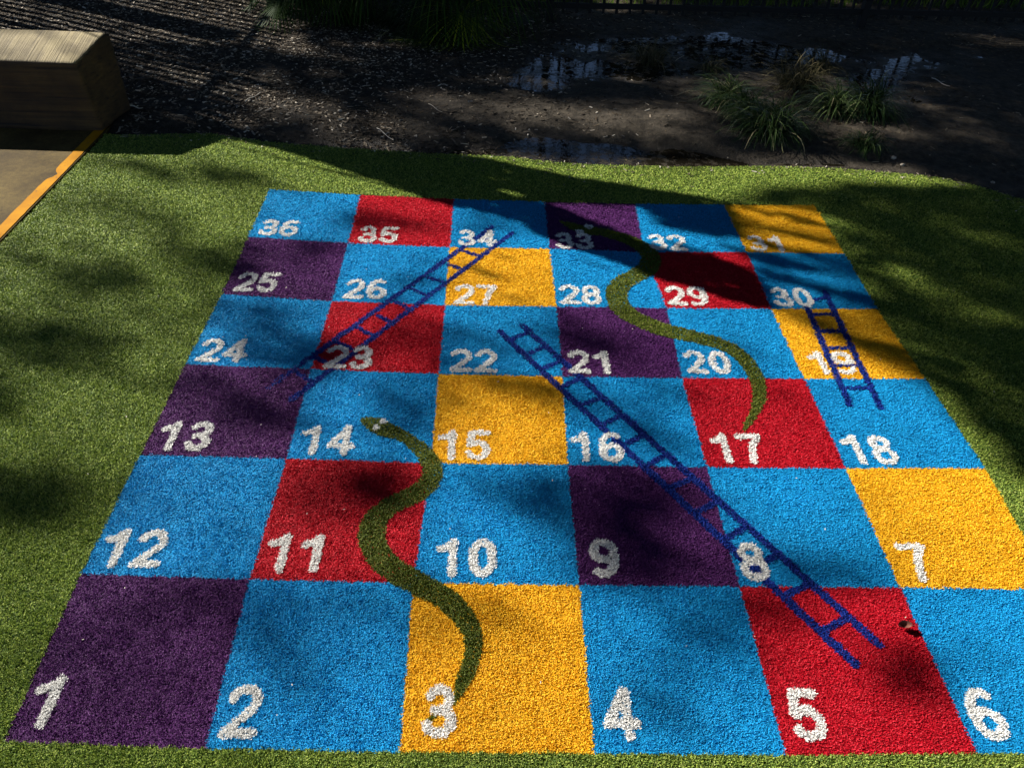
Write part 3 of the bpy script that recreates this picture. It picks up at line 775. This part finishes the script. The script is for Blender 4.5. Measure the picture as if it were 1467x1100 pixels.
# ------------------------------------------------------------------ fan palms
def palm(x, y, trunk_h, nfr, reach, label, seed, aim=None):
    R_ = random.Random(seed)
    zb = float(ground_z(np.array(x), np.array(y)))
    root = empty('fan_palm', (x, y, zb)); tag(root, label, 'palm', 'fan palms')
    t = MB(); zz = np.linspace(-.05, trunk_h, 12); t.tube(np.c_[.03*np.sin(zz*2), .02*np.cos(zz*2), zz], .09+.02*np.sin(np.arange(12)*2.1), 12); t.build('trunk', M['bark'], root)
    for f in range(nfr):
        if aim is not None and f < nfr*.7: a = aim+R_.uniform(-1.15, 1.15)
        else: a = R_.uniform(0, 6.283)
        Lp = reach*R_.uniform(.4, .75); e = R_.uniform(.1, .9)
        base = np.array([.02*math.cos(a), .02*math.sin(a), trunk_h-.05+R_.uniform(-.2, .12)]); pts = [base]; p = base.copy()
        for s_ in range(6):
            p = p+np.array([math.cos(a)*math.cos(e), math.sin(a)*math.cos(e), math.sin(e)])*Lp/6; e -= .22; pts.append(p.copy())
        m_ = MB(); m_.tube(np.array(pts), np.linspace(.009, .005, 7), 6)
        fo = m_.build('frond', M['palm'], root)
        V = []; F = []; var = []; nl = 30; tint0 = R_.random()*.8; fwd = np.array([math.cos(a)*math.cos(e), math.sin(a)*math.cos(e), math.sin(e)]); side = np.array([-math.sin(a), math.cos(a), 0]); up = np.cross(side, fwd)*-1
        for l in range(nl):
            th = (l/(nl-1)-.5)*4.4; LL = reach*R_.uniform(.42, .58)*(1-.12*abs(th)); w = .012
            d = fwd*math.cos(th)+side*math.sin(th)+up*.12; q = p.copy(); nrm = np.cross(d, [0, 0, 1.]); nrm /= np.linalg.norm(nrm)+1e-6
            n0 = len(V); sg = 6; tn = min(1, tint0+R_.random()*.25)
            for s_ in range(sg+1):
                tt = s_/sg; ww = w*.5*(.35+1.3*tt if tt < .4 else .87*(1-(tt-.4)/.6)**.8+.01)
                V += [q-nrm*ww, q+nrm*ww]
                d = d/np.linalg.norm(d); q = q+d*LL/sg; d = d+np.array([0, 0, -.10-.42*tt*R_.uniform(.7, 1.3)])
                q[2] = max(q[2], .03)
            F += [[n0+2*s_, n0+2*s_+1, n0+2*s_+3, n0+2*s_+2] for s_ in range(sg)]; var += [tn]*sg
        npmesh('leaflets', np.array(V), np.array(F), M['palm'], parent=fo, var=np.array(var))
    return root
palm(.62, 5.5, .42, 32, 1.12, 'dark fan palm with drooping fronds hanging over the mud at top centre', 5, aim=-1.6)
palm(-.15, 5.35, .30, 16, .72, 'smaller fan palm at the edge of the striped mulch with a few yellowing leaf tips', 9, aim=-1.9)

# ------------------------------------------------------------------ trees: shade of the canopy
rng = np.random.default_rng(21)
# darkness of the shade on the ground, surveyed from the photograph: (x, y, rx, ry, turn deg, dark)
SOFT = [(150,395,120,28,12,.65),(270,362,55,24,20,.6),(205,240,75,13,10,.55),(60,478,130,42,8,.68),(-10,560,60,40,0,.5),(25,712,115,42,0,.88),(330,250,60,12,15,.45),(200,300,75,16,10,.4),(700,315,40,14,10,.5),(1000,305,50,12,5,.45),(110,300,50,12,0,.3),
 (505,316,45,11,5,.6),(570,314,50,9,10,.45),(345,378,60,26,0,.6),(440,352,60,10,0,.35),(600,400,55,18,-20,.5),(445,505,90,28,0,.72),(360,450,70,22,0,.4),(590,478,50,26,0,.6),(690,488,70,11,5,.5),(640,522,50,14,0,.45),
 (385,590,70,24,10,.75),(250,548,60,16,0,.4),(590,585,55,38,0,.55),(760,556,62,19,20,.72),(650,548,40,9,0,.3),(850,485,90,26,10,.5),(900,600,80,26,20,.5),(940,570,60,20,0,.4),
 (505,700,80,34,0,.72),(575,690,30,30,0,.35),(775,715,60,34,0,.5),(700,690,40,16,0,.3),(890,735,80,62,0,.85),(950,805,80,36,0,.6),(1180,815,100,24,0,.5),
 (220,960,100,50,0,.15),(420,905,80,60,0,.4),(1010,890,70,50,0,.5),(900,1010,60,40,0,.2),(1120,880,55,36,0,.4),(1310,965,90,36,0,.5),(300,850,120,24,0,.3),(620,880,90,50,0,.18),
 (1130,560,60,12,10,.2),(1050,500,60,12,15,.2)]
LIT = [(285,118,130,15,17,.75),(210,82,70,10,5,.3),(250,104,60,8,10,.4),(455,165,110,20,12,.5),(400,140,70,12,15,.4),(640,143,60,10,0,.7),(800,165,140,17,3,.85),(900,180,80,12,0,.5),(480,195,60,10,0,.3),(560,185,60,14,0,.3),(410,70,60,9,10,1),(540,62,50,7,0,.7),(350,66,40,5,5,.5),
 (1040,135,60,30,0,.6),(1090,165,50,25,0,.4),(1240,140,60,24,0,.6),(1255,188,80,12,5,.75),(1200,200,60,10,0,.3),(960,190,110,16,5,.35),(1380,180,70,18,20,.25),(1440,60,60,8,5,.5),(900,80,40,10,0,.3)]
_b = random.Random(4)
LIT += [(_b.uniform(200, 1330), _b.uniform(95, 222), _b.uniform(10, 34), _b.uniform(2.5, 6), _b.uniform(0, 18), _b.uniform(.3, .75)) for _ in range(70)]
RIGHT = [(1040,285),(1130,262),(1467,262),(1700,300),(1700,760),(1467,690),(1400,620),(1330,545),(1260,520),(1180,480),(1110,440),(1085,400),(1060,340)]
RLIT = [(1120,258,70,12,5,.75),(1138,424,62,17,5,.92),(1120,318,70,20,5,.75),(1160,385,70,13,10,.7),(1230,455,50,14,15,.5),(1095,352,60,9,5,.9),(1180,318,45,9,15,.85),(1100,300,60,8,3,.9),(1150,348,60,9,12,.9),(1250,372,80,10,24,.85),(1140,395,70,9,10,.75),(1330,405,50,9,15,.5),(1370,525,70,14,22,.5),(1250,478,50,10,28,.55),(1400,450,60,12,20,.3),(1300,300,60,8,5,.25),(1420,340,60,10,15,.35),(1200,420,60,6,15,.4),(1330,480,40,8,20,.3),(1450,590,50,14,20,.3)]
POLY_A = [(290,190),(440,203),(600,214),(700,227),(800,249),(900,265),(980,277),(1040,289),(1050,300),(1062,340),(1010,330),(950,312),(920,297),(905,291),(790,289),(650,292),(604,281),(560,264),(478,236),(400,212)]
HOLE_A = [(700,269),(728,270),(765,283),(738,282)]
POLY_B = [(640,284),(785,291),(830,310),(880,328),(920,346),(960,357),(1010,362),(1060,378),(1085,400),(1105,440),(1060,432),(1000,412),(930,392),(870,368),(795,345),(730,310),(650,292)]
def rb(u, v, L):
    keep = np.ones(np.shape(u))
    for (cx, cy, rx, ry, t, a) in L:
        c, s = math.cos(math.radians(t)), math.sin(math.radians(t)); X = (u-cx)*c+(v-cy)*s; Y = -(u-cx)*s+(v-cy)*c
        keep = keep*(1-a*np.exp(-((X/rx)**2+(Y/ry)**2)))
    return keep
def soft_dark(x, y):
    u, v = pj(np.stack([x, y, np.zeros_like(x)], -1))
    D = 1-rb(u, v, SOFT)**1.35
    mul = (y > turf_back(x)) & (x > -.98) | ((x <= -.98) & (y > 3.45))
    dm = .955*rb(u, v, LIT)
    stripes = (v < 60+.02*u) & (u < 440) & (u > -400)
    dm = np.where(stripes & (y < 7), .02, dm)
    dm = 1-(1-dm)**.85
    near_lawn = (y < turf_back(x)+.13) & (x > .9) & (x < 3.2)
    dm = np.where(near_lawn, dm*.15, dm)
    D = np.where(mul, dm, D)
    rt = inpoly(u, v, RIGHT); D = np.where(rt & ~mul, 1-(1-.86*rb(u, v, RLIT))**1.15, D)
    out = (x < -3) | (x > 6.5) | (y < -.6) | (y > 6.3)
    nz = np.clip(.35+2.2*fbm(x*.8, y*.8, 3), 0, .85)
    D = np.where(out & ~((x < -3) & (y > 3.5)), nz, D)
    D = np.where((y > 5.72+(x-2)*.088) & (x > 1.8) & (y < 9), .04, D)
    return np.clip(D, 0, .95)
def crisp_dark(x, y):
    u, v = pj(np.stack([x, y, np.zeros_like(x)], -1))
    a = inpoly(u, v, POLY_A) & ~inpoly(u, v, HOLE_A); return np.where(a | inpoly(u, v, POLY_B), .97, 0)
STREAK = [(925,296),(1060,291),(1185,298),(1300,410),(1400,560),(1330,545),(1200,480),(1115,440),(1090,395),(1060,372),(960,352)]
STREAK2 = [(655,356),(905,366),(860,440),(640,436)]
def streak_dark(x, y):
    u, v = pj(np.stack([x, y, np.zeros_like(x)], -1)); c, s_ = math.cos(az), math.sin(az)
    al = x*c+y*s_; ac = -x*s_+y*c
    nz = vnoise(al*1.6+ac*1.5, ac*17)*.65+vnoise(al*3+5, ac*34)*.35
    return np.where(inpoly(u, v, STREAK), np.clip((nz-.50)*6, 0, .88), 0)+np.where(inpoly(u, v, STREAK2), np.clip((nz-.56)*4, 0, .4), 0)
def leaves_for(fn, cell, x0, x1, y0, y1, dist, ll, lw, thick=1.0):
    cx = np.arange(x0, x1, cell)+cell/2; cy = np.arange(y0, y1, cell)+cell/2; X, Y = np.meshgrid(cx, cy); X = X.ravel(); Y = Y.ravel()
    D = fn(X, Y); a = ll*lw*.62*.55/math.sin(el)    # mean ground shadow of a rhombic leaf
    k = rng.poisson(-np.log(1-D)*thick*cell*cell/a)
    X = np.repeat(X, k)+rng.uniform(-.5, .5, k.sum())*cell; Y = np.repeat(Y, k)+rng.uniform(-.5, .5, k.sum())*cell
    d = dist(X, Y)
    return np.stack([X, Y, np.zeros_like(X)], 1)-TRAVEL*d[:, None]
def leaf_mesh(P, ll, lw):
    n = len(P); d = rng.normal(0, 1, (n, 3)); d[:, 2] -= .5; d /= np.linalg.norm(d, axis=1)[:, None]
    e = np.cross(d, rng.normal(0, 1, (n, 3))); e /= np.linalg.norm(e, axis=1)[:, None]
    L = (ll*rng.uniform(.7, 1.3, n)/2)[:, None]; Wd = (lw*rng.uniform(.7, 1.3, n)/2)[:, None]
    q = np.stack([P-d*L, P+e*Wd, P+d*L, P-e*Wd], 1)
    return q.reshape(-1, 3), np.arange(4*n).reshape(-1, 4)
def tree(base, top, P, ll, lw, label, group, limbs=16, r0=.16, name='tree', cat='tree'):
    base = np.array(base, float); root = empty(name, base); tag(root, label, cat, group)
    b = MB(); top = np.array(top, float)-base; tt = np.linspace(0, 1, 9)
    spine = np.array([top*t+np.array([.15*math.sin(3*t), .12*math.sin(4*t+1), 0])*(t*(1-t)*3) for t in tt]); spine[0, 2] = -.2
    b.tube(spine, np.linspace(r0, r0*.4, 9), 10)
    Q = P-base
    if len(Q):
        for i in range(limbs):
            tgt = Q[rng.integers(len(Q))]; s0 = spine[rng.integers(4, 9)]; mid = (s0+tgt)/2+[0, 0, .12*np.linalg.norm(tgt-s0)]
            t3 = np.linspace(0, 1, 6)[:, None]; cur = s0*(1-t3)**2+2*mid*t3*(1-t3)+tgt*t3**2
            b.tube(cur, np.linspace(min(r0*.16, .02), .005, 6), 6)
            for j in range(2):
                q = Q[rng.integers(len(Q))]
                if np.linalg.norm(q-cur[3]) < 1.2: b.tube([cur[3], (cur[3]+q)/2+[0, 0, .05], q], [.010, .007, .004], 5)
    b.build('trunk', M['bark'], root, smooth=True)
    if len(Q):
        V, Fq = leaf_mesh(Q, ll, lw); npmesh('crown', V, Fq, M['leaves'], parent=root, var=rng.random(len(Fq)))
    return root
LL, LW = .07, .032
def dcan(x, y): return 11.0+2.2*fbm(x*.7+3, y*.7, 3)*2+rng.uniform(-.7, .7, np.shape(x))+np.clip(x-3.2, 0, 4)*-1.4
P = leaves_for(soft_dark, .05, -4.5, 7.5, -2.5, 9.0, dcan, LL, LW, 2.7)
bases = np.array([[-7.6, 1.6], [-9.4, 9.4], [-5.2, 8.6], [-3.9, 11.6], [-10.5, 10.2]])
dd2 = ((P[:, None, :2]-(bases+[0, 0])[None])**2).sum(2); own = dd2.argmin(1)
for i, bxy in enumerate(bases):
    Q = P[own == i]
    if not len(Q): continue
    c = Q.mean(0)
    tree((bxy[0], bxy[1], 0), (bxy[0]*.4+c[0]*.6, bxy[1]*.4+c[1]*.6, c[2]*.92), Q, LL, LW, 'tall spreading tree left of the view whose canopy dapples the lawn', 'shade trees left of the lawn')
P3 = leaves_for(streak_dark, .02, 0, 4, .8, 3.2, lambda x, y: 5.0+.3*x+rng.uniform(-.15, .15, np.shape(x)), .05, .02, 1.5)
P = leaves_for(crisp_dark, .02, -1.2, 3, 1.2, 3.6, lambda x, y: 2.9+.35*np.clip(x, 0, 3)+rng.uniform(-.15, .15, np.shape(x)), .05, .026, 2.4)
P = np.concatenate([P, P3])
tree((-3.95, 4.87, 0), (-3.75, 4.78, 2.1), P, .05, .026, 'unseen low leafy mass added to cast the crisp shadow wedge and streaks on the lawn', 'added shadow casters', 7, .045, 'shadow_caster', 'shadow_caster')  # added leaf mass, shaped so its shadow forms the wedge and streaks

# unseen crown added overhead to cut sky light; its own shadow lands aside
nq = 26000; k = 60; cc = np.c_[rng.uniform(-2.6, 8.5, k), rng.uniform(-3, 9, k), rng.uniform(5.6, 8.4, k)]
cc[:, 0] = np.where(cc[:, 0]+1.48*cc[:, 2] < 6.8, 7.5-1.48*cc[:, 2]+1.0, cc[:, 0])
Q = cc[rng.integers(k, size=nq)]+rng.normal(0, 1, (nq, 3))*[.85, .85, .3]
Q = Q[Q[:, 0]+1.48*Q[:, 2] > 5.4]
tree((7.6, 2.2, 0), (5.2, 2.6, 6.4), Q, .24, .10, 'unseen broad tree added right of the view, its high crown cutting down sky light', 'added trees cutting sky light', 22, .28)

# trees beyond the fence (they stand mirrored in the puddles and close off the sky)
def back_tree(x, y, h, spread, n, seed):
    r_ = np.random.default_rng(seed); zc = h*.66
    k = 26; cc = np.c_[r_.normal(0, spread*.5, k), r_.normal(0, spread*.5, k), zc+r_.normal(0, h*.17, k)]
    w = r_.integers(k, size=n); Q = cc[w]+r_.normal(0, spread*.14, (n, 3))+[x, y, 0]; Q[:, 2] = np.maximum(Q[:, 2], 1.4)
    Q = Q[~((np.abs(Q[:, 0]-1.5-(Q[:, 1]-3)*.10) < .16*np.clip(Q[:, 1]-4, 0, 9)*(.5+vnoise(Q[:, 2]*2.2, Q[:, 0]*0))) & (Q[:, 2] > 2.2) & (Q[:, 2] < 7))]
    tree((x, y, float(ground_z(np.array(x), np.array(y)))), (x+r_.normal(0, .3), y+r_.normal(0, .3), h*.75), Q, .24, .10, 'tall dark tree standing beyond the black fence, mirrored in the puddles', 'trees beyond the fence', 14, .17)
for i, (x, y, h, s_) in enumerate([(-2.5,12.5,8,2.6),(.4,10.5,9,2.4),(2.2,14,11,3),(3.7,10.4,6.5,1.7),(5.8,12.2,9,2.6),(8.4,10.6,8,2.4),(10.5,7.5,8,2.6),(9.6,3.0,8,2.6),(6.5,16,12,3.4),(-1.5,17,12,3.4),(11.5,13.5,10,3),(9.3,9.0,8,2.2),(12.6,10.6,9,2.6),(7.6,13.4,10,2.6)]):
    back_tree(x, y, h, s_, 26000, 50+i)

# ------------------------------------------------------------------ added roof, out of frame: cuts sky light so the shade goes darker
vr_ = empty('sky_blocker', (3.4, -2.6, 0)); tag(vr_, 'added dark roof on posts, out of frame, cutting down sky light on the lawn', 'sky_blocker')
b = MB(); b.box((0.3, 0, 3.25), (4.6, 4.9, .03)); b.build('roof', M['roof'], vr_)
for k in range(9):
    b = MB(); b.box((-4.1+k*1.1, 0, 3.13), (.03, 4.85, .085)); b.build('rafter', M['bark'], vr_)
for px_, py_ in ((4.7, 4.7), (4.7, -4.7), (-4.1, -4.7), (.3, -4.7)):
    b = MB(); b.box((px_, py_, 1.52), (.05, .05, 1.54)); b.build('post', M['bark'], vr_)
